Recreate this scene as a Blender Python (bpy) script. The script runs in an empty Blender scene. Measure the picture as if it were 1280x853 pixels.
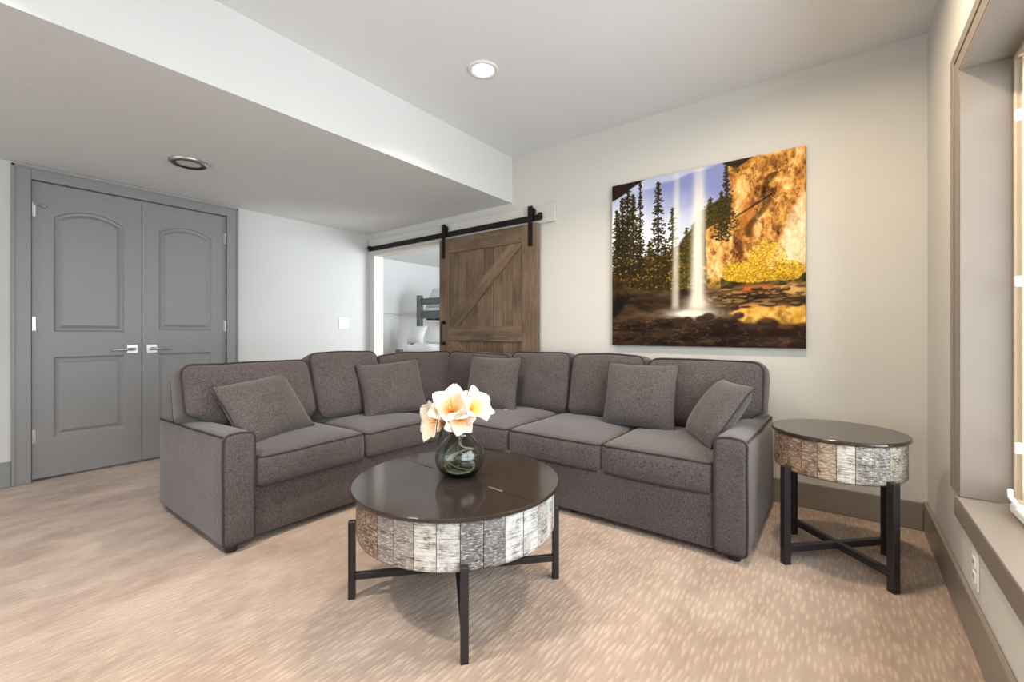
import bpy, bmesh, math, random
import numpy as np
from mathutils import Vector, Matrix, noise as mnoise
PI = math.pi
random.seed(7)
C = bpy.context.scene.collection
sc = bpy.context.scene

# ------------------------------------------------------------------ camera
cam = bpy.data.cameras.new('camera')
cam.sensor_width = 36.0
cam.lens = 36.0 * 548.08 / 1280
cam.shift_y = -10.0 / 1280
cam.clip_start = 0.02
camo = bpy.data.objects.new('camera', cam)
C.objects.link(camo)
camo.location = (0, 0, 1.0)
camo.rotation_euler = (PI / 2, 0, math.radians(37.006))
sc.camera = camo

# ------------------------------------------------------------------ world and large lights
W = bpy.data.worlds.new('World')
sc.world = W
W.use_nodes = True
bg = W.node_tree.nodes['Background']
bg.inputs[0].default_value = (0.86, 0.93, 1.0, 1)
bg.inputs[1].default_value = 1.6


def area(name, loc, rot, sx, sy, watts, col, spread=180):
    l = bpy.data.lights.new(name, 'AREA')
    l.shape = 'RECTANGLE'
    l.size, l.size_y = sx, sy
    l.energy = watts
    l.color = col
    l.spread = math.radians(spread)
    o = bpy.data.objects.new(name, l)
    C.objects.link(o)
    o.location = loc
    o.rotation_euler = rot
    return o


# side window daylight, then two added fill lamps: behind the viewpoint and in the bedroom
area('side_window_daylight', (1.5, .75, 1.45), (0, PI / 2, 0), 2.4, 3.2, 215, (0.90, 0.955, 1.0))
area('rear_fill_light', (-1.9, -3.18, 1.3), (PI / 2, 0, 0), 3.8, 2.0, 56, (0.92, 0.96, 1.0))
area('bedroom_fill_light', (-1.55, 5.3, 1.3), (0, PI / 2 + .3, 0), 1.5, 2.2, 180, (0.90, 0.95, 1.0))

vs = sc.view_settings
vs.view_transform = 'Standard'
vs.look = 'None'
vs.gamma = 1.0
vs.use_curve_mapping = False
vs.exposure = 0.0


# ------------------------------------------------------------------ material helpers
def s2l(c):
    return tuple(((x / 255) / 12.92 if x <= 10.3 else ((x / 255 + .055) / 1.055) ** 2.4) for x in c)


class NT:
    def __init__(s, name):
        s.m = bpy.data.materials.new(name)
        s.m.use_nodes = True
        s.t = s.m.node_tree
        s.b = s.t.nodes['Principled BSDF']
        s.out = s.t.nodes['Material Output']

    def n(s, typ, **kw):
        nd = s.t.nodes.new(typ)
        for k, v in kw.items():
            if hasattr(nd, k):
                setattr(nd, k, v)
            else:
                nd.inputs[k.replace('_', ' ')].default_value = v
        return nd

    def l(s, a, b):
        s.t.links.new(a, b)

    def coord(s, scale=(1, 1, 1), which='Object', rand=False, rot=(0, 0, 0)):
        tc = s.n('ShaderNodeTexCoord')
        src = tc.outputs[which]
        if rand:
            oi = s.n('ShaderNodeObjectInfo')
            ml = s.n('ShaderNodeMath', operation='MULTIPLY')
            ml.inputs[1].default_value = 37.0
            s.l(oi.outputs['Random'], ml.inputs[0])
            ad = s.n('ShaderNodeVectorMath', operation='ADD')
            s.l(src, ad.inputs[0])
            s.l(ml.outputs[0], ad.inputs[1])
            src = ad.outputs[0]
        mp = s.n('ShaderNodeMapping')
        mp.inputs['Scale'].default_value = scale
        mp.inputs['Rotation'].default_value = rot
        s.l(src, mp.inputs[0])
        return mp.outputs[0]

    def noise(s, vec, scale, detail=3, rough=.5):
        nd = s.n('ShaderNodeTexNoise')
        nd.inputs['Scale'].default_value = scale
        nd.inputs['Detail'].default_value = detail
        nd.inputs['Roughness'].default_value = rough
        s.l(vec, nd.inputs['Vector'])
        return nd.outputs['Fac']

    def ramp(s, fac, stops):
        r = s.n('ShaderNodeValToRGB')
        e = r.color_ramp.elements
        while len(e) > 1:
            e.remove(e[-1])
        e[0].position, e[0].color = stops[0][0], (*stops[0][1], 1)
        for p, c in stops[1:]:
            k = e.new(p)
            k.color = (*c, 1)
        s.l(fac, r.inputs[0])
        return r.outputs[0]

    def mix(s, fac, a, b, mode='MIX'):
        m = s.n('ShaderNodeMix', data_type='RGBA', blend_type=mode)
        for sock, v in ((m.inputs[0], fac), (m.inputs[6], a), (m.inputs[7], b)):
            if isinstance(v, (int, float)):
                sock.default_value = v
            elif isinstance(v, tuple):
                sock.default_value = (*v, 1)
            else:
                s.l(v, sock)
        return m.outputs[2]

    def bump(s, h, strength=.3, dist=.002):
        b = s.n('ShaderNodeBump')
        b.inputs['Strength'].default_value = strength
        b.inputs['Distance'].default_value = dist
        s.l(h, b.inputs['Height'])
        s.l(b.outputs[0], s.b.inputs['Normal'])

    def set(s, col=None, rough=.5, metal=0, spec=.5, **kw):
        if isinstance(col, tuple):
            s.b.inputs['Base Color'].default_value = (*col, 1)
        elif col is not None:
            s.l(col, s.b.inputs['Base Color'])
        s.b.inputs['Roughness'].default_value = rough
        s.b.inputs['Metallic'].default_value = metal
        s.b.inputs['Specular IOR Level'].default_value = spec
        for k, v in kw.items():
            s.b.inputs[k].default_value = v
        return s.m


def plain(name, col, rough=.5, metal=0, spec=.5, var=.06, scale=12, **kw):
    t = NT(name)
    v = t.coord()
    f = t.noise(v, scale, 4)
    lo = tuple(max(0, c * (1 - var)) for c in col)
    hi = tuple(c * (1 + var) for c in col)
    return t.set(t.ramp(f, [(.3, lo), (.7, hi)]), rough, metal, spec, **kw)


def mat_wall(name, col, strength=.12):
    t = NT(name)
    v = t.coord()
    f = t.noise(v, 1.1, 3)
    c = t.ramp(f, [(.3, tuple(x * .97 for x in col)), (.7, tuple(min(1, x * 1.02) for x in col))])
    t.bump(t.noise(v, 45, 4, .6), strength, .004)
    return t.set(c, .75, 0, .25)


M = {}
M['wall'] = mat_wall('wall_paint', (.62, .60, .555))
M['wall_white'] = mat_wall('white_wall_paint', (.56, .565, .55))
M['bedroom'] = mat_wall('bedroom_paint', (.72, .725, .72))
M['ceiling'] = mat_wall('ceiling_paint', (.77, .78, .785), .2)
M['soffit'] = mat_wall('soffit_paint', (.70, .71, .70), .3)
M['trim'] = plain('taupe_trim_paint', s2l((132, 122, 112)), .35, var=.03, scale=4)
M['door'] = plain('grey_door_paint', s2l((132, 132, 133)), .42, var=.03, scale=3)
M['white'] = plain('white_paint', (.75, .75, .73), .4, var=.02)
M['plate'] = plain('white_plastic', (.82, .82, .80), .3, var=.01)
M['nickel'] = plain('satin_nickel', (.50, .49, .47), .36, 1.0, var=.05)
M['black_iron'] = plain('black_iron', (.018, .016, .015), .45, .6, var=.2, scale=30)
M['table_metal'] = plain('dark_painted_steel', (.028, .024, .026), .38, .3, var=.15, scale=25)
M['table_top'] = plain('dark_bronze_top', s2l((66, 56, 51)), .13, .5, .9, var=.06, scale=5)
M['black'] = plain('black_rubber', (.012, .012, .012), .6, var=.1)
M['dark_gap'] = plain('dark_recess', (.02, .02, .02), .8, var=.1)
M['bunk'] = plain('grey_painted_wood', s2l((92, 96, 98)), .5, var=.08, scale=9)
M['linen'] = plain('white_linen', (.84, .84, .84), .85, var=.02, scale=30)
M['frame'] = plain('almond_window_frame', s2l((214, 200, 178)), .4, var=.02)
M['chair_dark'] = plain('dark_foot_wood', (.02, .016, .014), .4, var=.2)


def fabric(name, dark, light):
    t = NT(name)
    v = t.coord(rand=True)
    a = t.noise(t.coord((1, .25, 1), rand=True), 430, 3, .65)
    b = t.noise(t.coord((.3, 1, .3), rand=True), 390, 3, .65)
    w = t.mix(.5, a, b)
    big = t.noise(v, 5, 3)
    c = t.ramp(w, [(.38, dark), (.49, tuple(x * .55 + y * .45 for x, y in zip(dark, light))), (.62, light)])
    c = t.mix(.10, c, t.ramp(big, [(.35, tuple(x * .75 for x in dark)), (.65, light)]))
    fold = t.n('ShaderNodeMath', operation='MULTIPLY_ADD')
    t.l(t.noise(v, 14, 3, .5), fold.inputs[0])
    fold.inputs[1].default_value = .35
    t.l(w, fold.inputs[2])
    t.bump(fold.outputs[0], .30, .0025)
    return t.set(c, .95, 0, .15, **{'Sheen Weight': .25, 'Sheen Roughness': .5})


M['fabric'] = fabric('brown_grey_tweed', s2l((43, 38, 38)), s2l((103, 93, 92)))
M['pillow'] = fabric('brown_grey_pillow_tweed', s2l((44, 39, 39)), s2l((106, 97, 95)))
M['piping'] = plain('dark_piping', s2l((48, 43, 43)), .9, var=.15, scale=80)


def carpet():
    t = NT('tan_carpet')
    base = t.coord()
    vo = t.n('ShaderNodeTexVoronoi', voronoi_dimensions='2D')
    vo.inputs['Scale'].default_value = 1.0
    vo.inputs['Randomness'].default_value = .85
    wob = t.n('ShaderNodeVectorMath', operation='MULTIPLY_ADD')
    nz = t.n('ShaderNodeTexNoise')
    nz.inputs['Scale'].default_value = 9
    t.l(t.coord((62, 11, 1), rot=(0, 0, math.radians(4))), wob.inputs[2])
    t.l(base, nz.inputs['Vector'])
    t.l(nz.outputs['Color'], wob.inputs[0])
    wob.inputs[1].default_value = (1.2, .5, 0)
    t.l(wob.outputs[0], vo.inputs['Vector'])
    dash = vo.outputs['Distance']
    mott = t.noise(base, 2.3, 4, .6)
    mott2 = t.noise(t.coord((1, .5, 1), rot=(0, 0, .7)), 5.0, 5, .65)
    fine = t.noise(base, 340, 2, .6)
    c = t.ramp(dash, [(.16, s2l((204, 179, 155))), (.34, s2l((157, 131, 109))), (.6, s2l((149, 123, 103)))])
    # streaks fade towards the door side: view-dependent pile sheen painted into the colour
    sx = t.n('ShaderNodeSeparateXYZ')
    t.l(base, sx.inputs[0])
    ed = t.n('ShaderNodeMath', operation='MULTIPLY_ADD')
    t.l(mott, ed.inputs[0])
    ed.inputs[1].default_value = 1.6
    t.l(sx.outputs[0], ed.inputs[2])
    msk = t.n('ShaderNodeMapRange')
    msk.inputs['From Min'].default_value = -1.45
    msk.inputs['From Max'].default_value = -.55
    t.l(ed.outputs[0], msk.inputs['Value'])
    pile_sheen = t.ramp(mott2, [(.34, s2l((152, 128, 114))), (.62, s2l((194, 174, 160)))])
    c = t.mix(msk.outputs[0], pile_sheen, c)
    c = t.mix(.42, c, t.ramp(mott, [(.36, s2l((142, 121, 107))), (.62, s2l((190, 169, 154)))]))
    c = t.mix(.30, c, t.ramp(mott2, [(.38, s2l((134, 112, 99))), (.6, s2l((196, 178, 163)))]))
    c = t.mix(.20, c, t.ramp(fine, [(.35, s2l((120, 100, 87))), (.65, s2l((194, 176, 160)))]))
    h = t.n('ShaderNodeMath', operation='MULTIPLY_ADD')
    t.l(dash, h.inputs[0])
    h.inputs[1].default_value = -1.6
    t.l(fine, h.inputs[2])
    t.bump(h.outputs[0], .55, .006)
    return t.set(c, 1.0, 0, .05, **{'Sheen Weight': .2})


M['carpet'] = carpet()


def wood(name, dark, light, axis='z', gloss=.55, rand=True):
    t = NT(name)
    sc_ = {'z': (9, 9, .55), 'x': (.55, 9, 9), 'y': (9, .55, 9)}[axis]
    g = t.noise(t.coord(sc_, rand=rand), 6, 6, .62)
    g2 = t.noise(t.coord(tuple(k * 6 for k in sc_), rand=rand), 7, 3, .5)
    k = t.noise(t.coord((1.6, 1.6, 1.6), rand=rand), 2.2, 3)
    c = t.ramp(g, [(.3, dark), (.5, tuple((x + y) * .5 for x, y in zip(dark, light))), (.68, light)])
    c = t.mix(.25, c, t.ramp(g2, [(.4, dark), (.6, light)]))
    c = t.mix(.35, c, t.ramp(k, [(.35, tuple(x * .7 for x in dark)), (.65, light)]))
    t.bump(g2, .2, .002)
    return t.set(c, gloss, 0, .35)


BW = (s2l((66, 53, 42)), s2l((138, 114, 91)))
M['barn_v'] = wood('barn_wood_upright', *BW, 'z')
M['barn_h'] = wood('barn_wood_level', *BW, 'x')


def plank_mat():
    t = NT('distressed_plank')
    oi = t.n('ShaderNodeObjectInfo')
    saw = t.noise(t.coord((.13, .13, 2.0), rand=True), 70, 4, .65)     # level saw marks
    blotch = t.noise(t.coord(rand=True), 26, 4, .6)
    fine = t.noise(t.coord((.4, .4, 1.6), rand=True), 170, 3, .6)
    s = t.n('ShaderNodeMath', operation='ADD')
    t.l(saw, s.inputs[0])
    t.l(blotch, s.inputs[1])
    dark = t.mix(1.0, oi.outputs['Color'], (.27, .235, .21), 'MULTIPLY')
    k = t.ramp(s.outputs[0], [(.36, (0, 0, 0)), (.5, (.6, .6, .6)), (.58, (1, 1, 1))])
    # the sum runs 0..2: bring it back to 0..1
    half = t.n('ShaderNodeMath', operation='MULTIPLY')
    half.inputs[1].default_value = .5
    t.l(s.outputs[0], half.inputs[0])
    for lk in list(t.t.links):
        if lk.to_node.type == 'VALTORGB' and lk.from_node == s:
            t.t.links.remove(lk)
    rampnode = k.node
    t.l(half.outputs[0], rampnode.inputs[0])
    e = rampnode.color_ramp.elements
    e[0].position, e[1].position, e[2].position = .40, .48, .57
    c = t.mix(k, dark, oi.outputs['Color'])
    hi = t.mix(.5, oi.outputs['Color'], (.85, .84, .82))
    c = t.mix(t.ramp(fine, [(.5, (0, 0, 0)), (.68, (.8, .8, .8))]), c, hi)
    t.bump(half.outputs[0], .9, .006)
    return t.set(c, .6, 0, .3)


M['plank'] = plank_mat()


def emit(name, col, s):
    t = NT(name)
    v = t.coord()
    t.set(t.ramp(t.noise(v, 8, 1), [(.4, col), (.6, col)]), .5)
    t.b.inputs['Emission Color'].default_value = (*col, 1)
    t.b.inputs['Emission Strength'].default_value = s
    return t.m


M['lamp_on'] = emit('lit_lens', (1, .96, .9), 6)
M['lamp_off'] = plain('unlit_lens', (.62, .60, .57), .35, var=.01)


def clear(name, tint, gloss_rough=.0, fres=1.45):
    t = NT(name)
    tr = t.n('ShaderNodeBsdfTransparent')
    tr.inputs[0].default_value = (*tint, 1)
    gl = t.n('ShaderNodeBsdfGlossy')
    gl.inputs['Roughness'].default_value = gloss_rough
    lw = t.n('ShaderNodeLayerWeight')
    pw = t.n('ShaderNodeMath', operation='POWER')
    t.l(lw.outputs['Facing'], pw.inputs[0])
    pw.inputs[1].default_value = 4.0
    fr = t.n('ShaderNodeMath', operation='MULTIPLY_ADD')
    t.l(pw.outputs[0], fr.inputs[0])
    fr.inputs[1].default_value = .9
    fr.inputs[2].default_value = .04
    mx = t.n('ShaderNodeMixShader')
    t.l(fr.outputs[0], mx.inputs[0])
    t.l(tr.outputs[0], mx.inputs[1])
    t.l(gl.outputs[0], mx.inputs[2])
    t.l(mx.outputs[0], t.out.inputs[0])
    t.t.nodes.remove(t.b)
    return t.m


M['pane'] = clear('window_glass', (.97, .98, .98))
t = NT('smoked_glass')
M['vase'] = t.set(t.ramp(t.noise(t.coord(), 6, 2), [(.3, (.60, .62, .60)), (.7, (.68, .70, .68))]), .0, 0, .5, **{'Transmission Weight': 1.0, 'IOR': 1.45})


def petal_mat():
    t = NT('silk_petal')
    at = t.n('ShaderNodeAttribute', attribute_name='along')
    f = t.noise(t.coord(), 60, 3)
    ad = t.n('ShaderNodeMath', operation='MULTIPLY_ADD')
    t.l(f, ad.inputs[0])
    ad.inputs[1].default_value = .16
    t.l(at.outputs['Fac'], ad.inputs[2])
    oi = t.n('ShaderNodeObjectInfo')
    inner = t.mix(1, oi.outputs['Color'], (1, 1, 1), 'MULTIPLY')
    k = t.ramp(ad.outputs[0], [(.20, (0, 0, 0)), (.85, (1, 1, 1))])
    c = t.mix(k, inner, (.72, .645, .54))
    t.b.inputs['Subsurface Weight'].default_value = 0
    return t.set(c, .6, 0, .25, **{'Sheen Weight': .15})


M['petal'] = petal_mat()
M['stem'] = plain('flower_stem', s2l((120, 140, 92)), .5, var=.2, scale=20)
M['stem_pale'] = plain('pale_flower_stem', s2l((200, 198, 170)), .5, var=.1, scale=20)
M['stamen'] = plain('yellow_stamen', s2l((226, 186, 90)), .6, var=.1, scale=50)


# ------------------------------------------------------------------ mesh helpers
def link(name, me, m, parent=None, smooth=False):
    o = bpy.data.objects.new(name, me)
    C.objects.link(o)
    if m is not None and not me.materials:
        me.materials.append(m)
    if smooth:
        me.polygons.foreach_set('use_smooth', [True] * len(me.polygons))
    if parent is not None:
        o.parent = parent
    return o


def obj(name, bm, m, parent=None, smooth=False):
    bmesh.ops.recalc_face_normals(bm, faces=bm.faces)
    me = bpy.data.meshes.new(name)
    bm.to_mesh(me)
    bm.free()
    return link(name, me, m, parent, smooth)


def box(bm, x0, x1, y0, y1, z0, z1, bev=0, seg=2):
    r = bmesh.ops.create_cube(bm, size=1)
    vsx = r['verts']
    for v in vsx:
        v.co = Vector(((x0 + x1) / 2 + v.co.x * (x1 - x0), (y0 + y1) / 2 + v.co.y * (y1 - y0), (z0 + z1) / 2 + v.co.z * (z1 - z0)))
    if bev:
        es = list({e for v in vsx for e in v.link_edges})
        bmesh.ops.bevel(bm, geom=es, offset=bev, segments=seg, profile=.5, affect='EDGES', clamp_overlap=True)


def boxo(name, b, m, parent=None, bev=0, seg=2):
    bm = bmesh.new()
    box(bm, *b, bev=bev, seg=seg)
    return obj(name, bm, m, parent)


def tube(bm, pts, r, closed=False, sides=6):
    pts = [Vector(p) for p in pts]
    n = len(pts)
    rings = []
    prev = None
    for i, p in enumerate(pts):
        a = pts[(i - 1) % n] if (closed or i > 0) else p
        b = pts[(i + 1) % n] if (closed or i < n - 1) else p
        t = (b - a)
        t = t.normalized() if t.length > 1e-9 else Vector((0, 0, 1))
        if prev is None:
            u = t.orthogonal().normalized()
        else:
            u = prev - t * prev.dot(t)
            u = u.normalized() if u.length > 1e-6 else t.orthogonal().normalized()
        prev = u
        w = t.cross(u)
        rr = r[i] if isinstance(r, (list, tuple)) else r
        rings.append([bm.verts.new(p + rr * (math.cos(2 * PI * k / sides) * u + math.sin(2 * PI * k / sides) * w)) for k in range(sides)])
    for i in range(n if closed else n - 1):
        A, B = rings[i], rings[(i + 1) % n]
        off = 0
        if closed and i == n - 1:
            off = min(range(sides), key=lambda o: sum((A[k].co - B[(k + o) % sides].co).length for k in range(sides)))
        for k in range(sides):
            bm.faces.new((A[k], A[(k + 1) % sides], B[(k + 1 + off) % sides], B[(k + off) % sides]))
    if not closed:
        bm.faces.new(rings[0])
        bm.faces.new(rings[-1])


def lathe(bm, prof, seg=32, cap=True):
    rings = []
    for r, z in prof:
        rings.append([bm.verts.new((r * math.cos(2 * PI * k / seg), r * math.sin(2 * PI * k / seg), z)) for k in range(seg)])
    for A, B in zip(rings, rings[1:]):
        for k in range(seg):
            bm.faces.new((A[k], A[(k + 1) % seg], B[(k + 1) % seg], B[k]))
    if cap:
        if prof[0][0] > 1e-5:
            bm.faces.new(rings[0])
        if prof[-1][0] > 1e-5:
            bm.faces.new(rings[-1])


def soft_box(size, r, n=(10, 10, 6), deform=None):
    """a box with rounded edges, deformed by a function of its surface points"""
    h = [s / 2 for s in size]
    bm = bmesh.new()
    ax = []
    for k in range(3):
        e = [0, .12, .3, .6, 1]
        a = [-h[k] + r * q for q in e]
        inner = list(np.linspace(-h[k] + r, h[k] - r, n[k] + 1))[1:-1]
        ax.append(a + inner + [-q for q in a[::-1]])
    cache = {}

    def vert(p):
        key = tuple(round(c, 6) for c in p)
        if key not in cache:
            q = Vector(p)
            c = Vector([max(-h[k] + r, min(h[k] - r, q[k])) for k in range(3)])
            d = q - c
            if d.length > 1e-9:
                q = c + d.normalized() * r
            cache[key] = bm.verts.new(deform(q) if deform else q)
        return cache[key]
    for k in range(3):
        a, b = [i for i in range(3) if i != k]
        for s in (-1, 1):
            for i in range(len(ax[a]) - 1):
                for j in range(len(ax[b]) - 1):
                    q = []
                    for (ii, jj) in ((i, j), (i + 1, j), (i + 1, j + 1), (i, j + 1)):
                        p = [0, 0, 0]
                        p[k], p[a], p[b] = s * h[k], ax[a][ii], ax[b][jj]
                        q.append(vert(p))
                    if len(set(q)) == 4:
                        try:
                            bm.faces.new(q)
                        except ValueError:
                            pass
    return bm


def rim(size, r, axis, sgn, deform, inset=.29, n=10):
    """points round the rounded rim of a soft box, on the face sgn*axis"""
    h = [s / 2 for s in size]
    a, b = [i for i in range(3) if i != axis]
    ha, hb = h[a] - r * inset * .55, h[b] - r * inset * .55
    rr = r
    pts = []
    corners = [(1, 1, 0), (-1, 1, 90), (-1, -1, 180), (1, -1, 270)]
    for i, (sa, sb, a0) in enumerate(corners):
        for q in range(6):
            t = math.radians(a0 + 90 * q / 5)
            p = [0, 0, 0]
            p[axis] = sgn * (h[axis] - r * inset)
            p[a] = sa * (ha - rr) + rr * math.cos(t)
            p[b] = sb * (hb - rr) + rr * math.sin(t)
            pts.append(Vector(p))
    full = []
    for i in range(len(pts)):
        p, q = pts[i], pts[(i + 1) % len(pts)]
        k = max(1, int((q - p).length / .03))
        for j in range(k):
            full.append(p.lerp(q, j / k))
    return [deform(p) if deform else p for p in full]


def empty(name, label, cat, loc=(0, 0, 0), rz=0, group=None):
    o = bpy.data.objects.new(name, None)
    o.empty_display_size = .1
    C.objects.link(o)
    o.location = loc
    o.rotation_euler = (0, 0, rz)
    tag(o, label, cat, group)
    return o


def tag(o, label, cat=None, group=None):
    o['label'] = label
    if cat:
        o['category'] = cat
    if group:
        o['group'] = group
    return o


def struct(o, label):
    o['kind'] = 'structure'
    o['label'] = label
    return o


# ------------------------------------------------------------------ room shell
XL, XR, YB, YR = -4.327, 0.3425, 3.025, -3.1
ZC, ZS, XS = 2.513, 2.12, -2.2764
T = .122
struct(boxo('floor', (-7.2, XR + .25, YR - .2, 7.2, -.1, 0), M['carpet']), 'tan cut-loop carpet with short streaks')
struct(boxo('ceiling', (XS - .02, XR + .25, YR - .2, YB + T, ZC, ZC + .1), M['ceiling']), 'white main ceiling with round downlight')
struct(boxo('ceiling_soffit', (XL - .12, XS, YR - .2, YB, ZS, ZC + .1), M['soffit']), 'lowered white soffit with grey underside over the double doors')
# left wall with the closet opening
DY0, DY1, DZ = .409, 1.563, 2.022
bm = bmesh.new()
box(bm, XL - .12, XL, YR - .2, DY0 - .012, 0, ZS + .01)
box(bm, XL - .12, XL, DY1 + .012, YB, 0, ZS + .01)
box(bm, XL - .12, XL, DY0 - .012, DY1 + .012, DZ + .012, ZS + .01)
struct(obj('wall_left', bm, M['wall_white']), 'white wall around the grey double doors')
struct(boxo('wall_closet', (XL - .5, XL - .45, DY0 - .4, DY1 + .4, 0, ZS), M['dark_gap']), 'dark closet back behind the double doors')
# back wall with the bedroom doorway
OX0, OX1, OZ = -4.234, -2.36, 1.874
bm = bmesh.new()
box(bm, XL - .12, OX0, YB, YB + T, 0, ZC)
box(bm, OX0, OX1, YB, YB + T, OZ, ZC)
box(bm, OX1, XR + .25, YB, YB + T, 0, ZC)
struct(obj('wall_back', bm, M['wall']), 'warm white wall carrying the waterfall picture')
# right wall with the window
WY0, WY1, WZ0, WZ1 = -.25, 2.248, .41, 1.957
bm = bmesh.new()
box(bm, XR, XR + .25, YR - .2, WY0, 0, ZC)
box(bm, XR, XR + .25, WY1, YB, 0, ZC)
box(bm, XR, XR + .25, WY0, WY1, 0, WZ0 - .03)
box(bm, XR, XR + .25, WY0, WY1, WZ1, ZC)
struct(obj('wall_right', bm, M['wall']), 'warm white wall around the deep window')
# rear wall, behind the camera, with a glazed opening added for fill light
bm = bmesh.new()
box(bm, XL, -3.85, YR - .12, YR, 0, ZC)
box(bm, .05, XR, YR - .12, YR, 0, ZC)
box(bm, -3.85, .05, YR - .12, YR, 2.32, ZC)
box(bm, -3.85, .05, YR - .12, YR, 0, .28)
struct(obj('wall_rear', bm, M['wall_white']), 'white wall behind the viewpoint')


def baseboard(name, b, bev=.004):
    return struct(boxo(name, b, M['trim'], bev=bev), 'taupe painted baseboard')


baseboard('baseboard_back', (OX1 + .45, XR - .016, YB - .016, YB - .0005, .0, .142))
baseboard('baseboard_right', (XR - .016, XR - .0005, YR, YB, 0, .150))
boxl = boxo('baseboard_left', (XL + .0005, XL + .016, YR, .3155, 0, .165), M['door'], bev=.004)
struct(boxl, 'grey baseboard beside the double doors')
struct(boxo('baseboard_left_far', (XL + .0005, XL + .016, 1.6585, YB - .001, 0, .165), M['door'], bev=.004), 'grey baseboard behind the sofa')

# ------------------------------------------------------------------ double doors in the left wall
FX = XL - .004          # door face


def arch_outline(y0, y1, z0, zs, za, d, n=14):
    """closed outline of an arch-topped panel, inset by d; za == zs gives a plain rectangle"""
    m = (y0 + y1) / 2
    pts = [(y0 + d, z0 + d), (y1 - d, z0 + d)]
    if za - zs < 1e-4:
        top = [(y1 - d + (y0 - y1 + 2 * d) * k / n, zs - d) for k in range(n + 1)]
    else:
        a = (y1 - y0) / 2
        s = za - zs
        R = (a * a + s * s) / (2 * s)
        zc = za - R
        w = a - d
        top = []
        for k in range(n + 1):
            y = w - 2 * w * k / n
            top.append((m + y, zc + math.sqrt(max(0, (R - d) ** 2 - y * y))))
    return pts + top


def panel(parent, o, name):
    bm = bmesh.new()
    prof = [(0, 0), (.004, -.001), (.013, -.011), (.024, -.0125), (.03, -.0115), (.046, -.002), (.049, -.0015)]
    rings = []
    for d, x in prof:
        rings.append([bm.verts.new((FX + x, y, z)) for y, z in arch_outline(*o, d)])
    for A, B in zip(rings, rings[1:]):
        for k in range(len(A)):
            bm.faces.new((A[k], A[(k + 1) % len(A)], B[(k + 1) % len(A)], B[k]))
    bm.faces.new(rings[-1])
    ob = obj(name, bm, M['door'], parent)
    return ob


def door(name, label, y0, y1, panels, hinge_y, rose_y, lever_dir):
    bm = bmesh.new()
    z0, z1 = .018, DZ - .003
    outer = [(y0, z0), (y1, z0), (y1, z1), (y0, z1)]
    edges = []
    loops = [outer] + [arch_outline(*p, 0) for p in panels]
    ov = None
    for lp in loops:
        vv = [bm.verts.new((FX, y, z)) for y, z in lp]
        if ov is None:
            ov = vv
        for k in range(len(vv)):
            edges.append(bm.edges.new((vv[k], vv[(k + 1) % len(vv)])))
    bmesh.ops.triangle_fill(bm, use_beauty=True, use_dissolve=False, edges=edges)
    bk = [bm.verts.new((FX - .035, y, z)) for y, z in outer]
    for k in range(4):
        bm.faces.new((ov[k], ov[(k + 1) % 4], bk[(k + 1) % 4], bk[k]))
    bm.faces.new(bk)
    d = struct(obj(name, bm, M['door']), label)
    panel(d, panels[0], 'arched_panel')
    panel(d, panels[1], 'lower_panel')
    for hz in (1.828, 1.062, .304):
        b = bmesh.new()
        r = bmesh.ops.create_cone(b, cap_ends=True, segments=10, radius1=.007, radius2=.007, depth=.092)
        for v in b.verts:
            v.co += Vector((FX + .008, hinge_y, hz))
        box(b, FX - .001, FX + .002, hinge_y - .014, hinge_y + .014, hz - .045, hz + .045)
        obj('hinge', b, M['nickel'], d)
    zz = .878
    h = bmesh.new()
    box(h, FX - .001, FX + .009, rose_y - .033, rose_y + .033, zz - .034, zz + .034, bev=.003)
    handle = obj('handle', h, M['nickel'], d)
    lv = bmesh.new()
    tube(lv, [(FX + .009, rose_y, zz), (FX + .045, rose_y, zz)], .011, sides=12)
    L = .125 * lever_dir
    tube(lv, [(FX + .045, rose_y - .012 * lever_dir, zz), (FX + .047, rose_y + L * .3, zz), (FX + .045, rose_y + L * .8, zz - .002), (FX + .040, rose_y + L, zz - .003)],
         [.0105, .0095, .008, .006], sides=10)
    obj('lever', lv, M['nickel'], handle, True)
    return d


MID = .985
d1 = door('door_1', 'grey arched-panel door with lever at its right edge, nearer of the pair', DY0, MID - .0015,
          [(.508, .885, 1.006, 1.800, 1.868), (.508, .885, .281, .837, .837)], DY0 + .003, .928, -1)
d2 = door('door_2', 'grey arched-panel door partly hidden by the sofa end', MID + .0015, DY1,
          [(1.089, 1.461, 1.020, 1.805, 1.868), (1.089, 1.461, .281, .840, .840)], DY1 - .003, 1.045, 1)
# small door stop on the top hinge
b = bmesh.new()
tube(b, [(FX + .006, DY0 + .005, 1.865), (FX + .022, DY0 + .03, 1.862), (FX + .034, DY0 + .055, 1.852)], .005, sides=8)
tube(b, [(FX + .034, DY0 + .055, 1.852), (FX + .037, DY0 + .062, 1.85)], .010, sides=10)
tube(b, [(FX + .022, DY0 + .03, 1.862), (FX + .012, DY0 + .046, 1.858)], .008, sides=10)
obj('hinge_stop', b, M['nickel'], d1)

bm = bmesh.new()
box(bm, XL + .0005, XL + .018, .316, DY0 - .004, 0, 2.105, bev=.003)
box(bm, XL + .0005, XL + .018, DY1 + .004, 1.657, 0, 2.105, bev=.003)
box(bm, XL + .0005, XL + .018, DY0 - .004, DY1 + .004, DZ + .004, 2.105, bev=.003)
box(bm, XL + .0175, XL + .024, .316, .332, 0, 2.108, bev=.002)
box(bm, XL + .0175, XL + .024, 1.641, 1.657, 0, 2.108, bev=.002)
box(bm, XL + .0175, XL + .024, .316, 1.657, 2.092, 2.108, bev=.002)
struct(obj('trim_1', bm, M['door']), 'grey casing around the double doors')

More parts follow.
